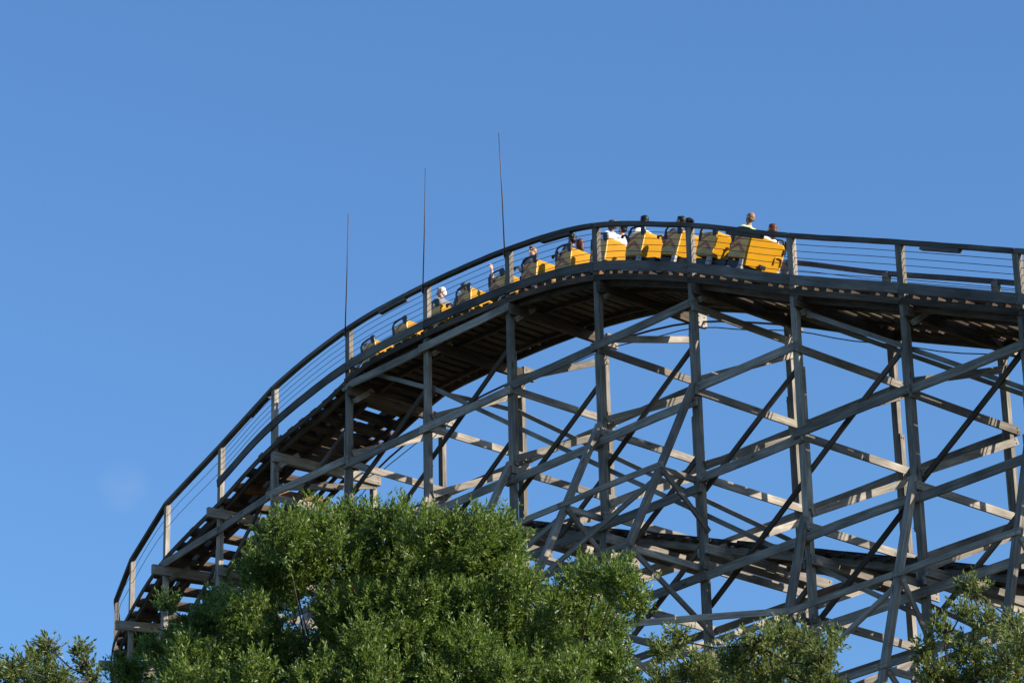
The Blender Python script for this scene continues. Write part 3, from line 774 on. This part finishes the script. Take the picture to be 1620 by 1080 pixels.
def under(x0, x1, y0, y1, step, r):
    out = []
    y = y0
    while y <= y1:
        x = x0
        while x <= x1:
            out.append((x + random.uniform(-20, 20), y + random.uniform(-20, 20), r, random.uniform(-1.3, 1.3), .35)); x += step
        y += step
    return out
big = [(450, 850, 52), (505, 838, 50), (560, 832, 50), (622, 826, 50), (680, 842, 50), (740, 848, 52), (792, 846, 44), (412, 905, 48), (462, 905, 62), (540, 895, 66), (620, 890, 68), (700, 900, 68), (775, 905, 60), (822, 930, 46), (805, 885, 35),
       (915, 925, 42), (945, 910, 36), (985, 925, 44), (1005, 960, 32), (870, 960, 45), (345, 975, 46), (300, 1005, 40), (245, 1035, 36), (385, 975, 55), (430, 1015, 48), (300, 1055, 60), (380, 1060, 62), (470, 1055, 62), (545, 1000, 55), (615, 975, 66), (695, 985, 70), (775, 985, 70), (850, 1015, 64), (910, 985, 56), (960, 1000, 46), (555, 1065, 66), (650, 1065, 72), (745, 1070, 72), (840, 1075, 66), (920, 1070, 58), (975, 1050, 36), (200, 1068, 38), (265, 960, 16, 0, .8), (425, 960, 30), (985, 895, 24),
       (500, 870, 60, 1.6), (600, 870, 60, 1.8), (700, 880, 60, 1.6), (780, 930, 60, 1.6), (440, 940, 50, 1.5), (660, 960, 70, 2.0), (880, 1020, 60, 1.7), (520, 1040, 60, 1.8), (350, 1030, 55, 1.6), (770, 1040, 60, 1.9), (400, 1075, 50, -1.6), (500, 1085, 55, -1.7), (600, 1080, 60, -1.8), (700, 1085, 60, -1.7), (800, 1080, 55, -1.8), (900, 1085, 50, -1.5), (580, 1020, 48, -1.5), (740, 1030, 50, -1.6), (300, 1090, 50, -1.4), (990, 1085, 34, -1), (590, 955, 50, -.8), (665, 950, 52, -.9), (735, 955, 46, -.8), (640, 1010, 42, -1.2), (525, 965, 40, -.8), (700, 1020, 40, -1.0)]
n1 = tree('large dense dark green oak rising in front of the middle of the trestle', big + under(260, 960, 1150, 1450, 125, 95), 40.0, 620, M['leaf'], .92, 16, .061, seed=3)
mid = [(1050, 1030, 30), (1070, 1012, 18), (1100, 1058, 40), (1160, 1045, 38), (1200, 1020, 34), (1232, 1003, 30), (1268, 1025, 38), (1300, 1050, 34), (1318, 1015, 12, 0, .7), (1130, 1085, 45), (1220, 1075, 50), (1300, 1095, 45), (1050, 1085, 40), (1180, 1090, 50, 1.2), (1250, 1060, 40, 1.2)]
n2 = tree('low oak crown with upright sprigs in front of the trestle legs, between two taller trees', mid + under(1050, 1320, 1160, 1400, 110, 80), 38.0, 1190, M['leaf2'], .82, 15, .061, seed=5)
rgt = [(1536, 930, 20, 0, .9), (1524, 965, 24), (1560, 985, 32), (1600, 995, 32), (1492, 1000, 27), (1462, 1030, 22), (1530, 1035, 42), (1600, 1050, 50), (1475, 1070, 34), (1640, 1020, 50), (1665, 1090, 70), (1560, 1090, 55), (1500, 1075, 36), (1700, 1010, 60)]
n3 = tree('sparse olive oak with one tall sprig, in front of the rightmost trestle legs', rgt + under(1480, 1760, 1160, 1400, 110, 80), 37.0, 1620, M['leaf2'], .70, 14, .062, seed=8)
lft = [(62, 1048, 34), (22, 1058, 30), (85, 1068, 26), (40, 1088, 44), (104, 1092, 30), (132, 1052, 14, 0, .6), (125, 1030, 8, 0, .6), (-30, 1060, 44), (150, 1075, 14, 0, .5), (75, 1022, 12, 0, .8)]
n4 = tree('small hazy oak top standing alone at the left edge, clear of the trestle', lft + under(-80, 130, 1150, 1400, 110, 80), 43.0, 30, M['leaf2'], .75, 13, .070, seed=9)
print('sprigs', n1, n2, n3, n4)

# ------------------------------------------------------------------ light
EL = math.radians(25); BETA = math.radians(23)
sd = Vector((math.cos(EL) * math.cos(BETA), math.cos(EL) * math.sin(BETA), math.sin(EL)))
sl_ = bpy.data.lights.new('sun', 'SUN'); sl_.energy = 5.0; sl_.angle = math.radians(.53); sl_.color = (1.0, 0.91, 0.79)
so = bpy.data.objects.new('sun', sl_); C.objects.link(so); so.rotation_euler = sd.to_track_quat('Z', 'Y').to_euler(); so.location = (60, 0, 80)
w = bpy.data.worlds.new('World'); SC.world = w; w.use_nodes = True; wn = w.node_tree
sk = wn.nodes.new('ShaderNodeTexSky'); sk.sky_type = 'NISHITA'; sk.sun_disc = False; sk.sun_elevation = EL; sk.sun_rotation = math.atan2(sd.x, sd.y)
sk.altitude = 10; sk.air_density = 1.3; sk.dust_density = 0.8; sk.ozone_density = 9.0
bg = wn.nodes['Background']; bg.inputs['Strength'].default_value = 0.116
# one faint wisp of high cloud low over the left end of the trestle
tcw = wn.nodes.new('ShaderNodeTexCoord'); wd_ = (pix(197, 770, 1.0) - CAM).normalized()
sb_ = wn.nodes.new('ShaderNodeVectorMath'); sb_.operation = 'DISTANCE'; sb_.inputs[1].default_value = wd_; wn.links.new(tcw.outputs['Generated'], sb_.inputs[0])
mr_ = wn.nodes.new('ShaderNodeMapRange'); mr_.interpolation_type = 'SMOOTHSTEP'; mr_.inputs['From Min'].default_value = .0105; mr_.inputs['From Max'].default_value = 0.0; wn.links.new(sb_.outputs['Value'], mr_.inputs['Value'])
nz_ = wn.nodes.new('ShaderNodeTexNoise'); nz_.inputs['Scale'].default_value = 60; nz_.inputs['Detail'].default_value = 5; wn.links.new(tcw.outputs['Generated'], nz_.inputs['Vector'])
rp_ = ramp(wn, [(0.3, (0, 0, 0)), (0.8, (.2,) * 3)]); wn.links.new(nz_.outputs['Fac'], rp_.inputs['Fac'])
ml_ = wn.nodes.new('ShaderNodeMath'); ml_.operation = 'MULTIPLY'; wn.links.new(mr_.outputs[0], ml_.inputs[0]); wn.links.new(rp_.outputs['Color'], ml_.inputs[1])
mx_ = wn.nodes.new('ShaderNodeMix'); mx_.data_type = 'RGBA'; wn.links.new(ml_.outputs[0], mx_.inputs['Factor']); wn.links.new(sk.outputs[0], mx_.inputs['A']); mx_.inputs['B'].default_value = (3.2, 3.6, 4.2, 1)
wn.links.new(mx_.outputs['Result'], bg.inputs['Color'])
SC.view_settings.view_transform = 'Standard'; SC.view_settings.look = 'None'; SC.view_settings.exposure = 0.78; SC.view_settings.gamma = 1.0
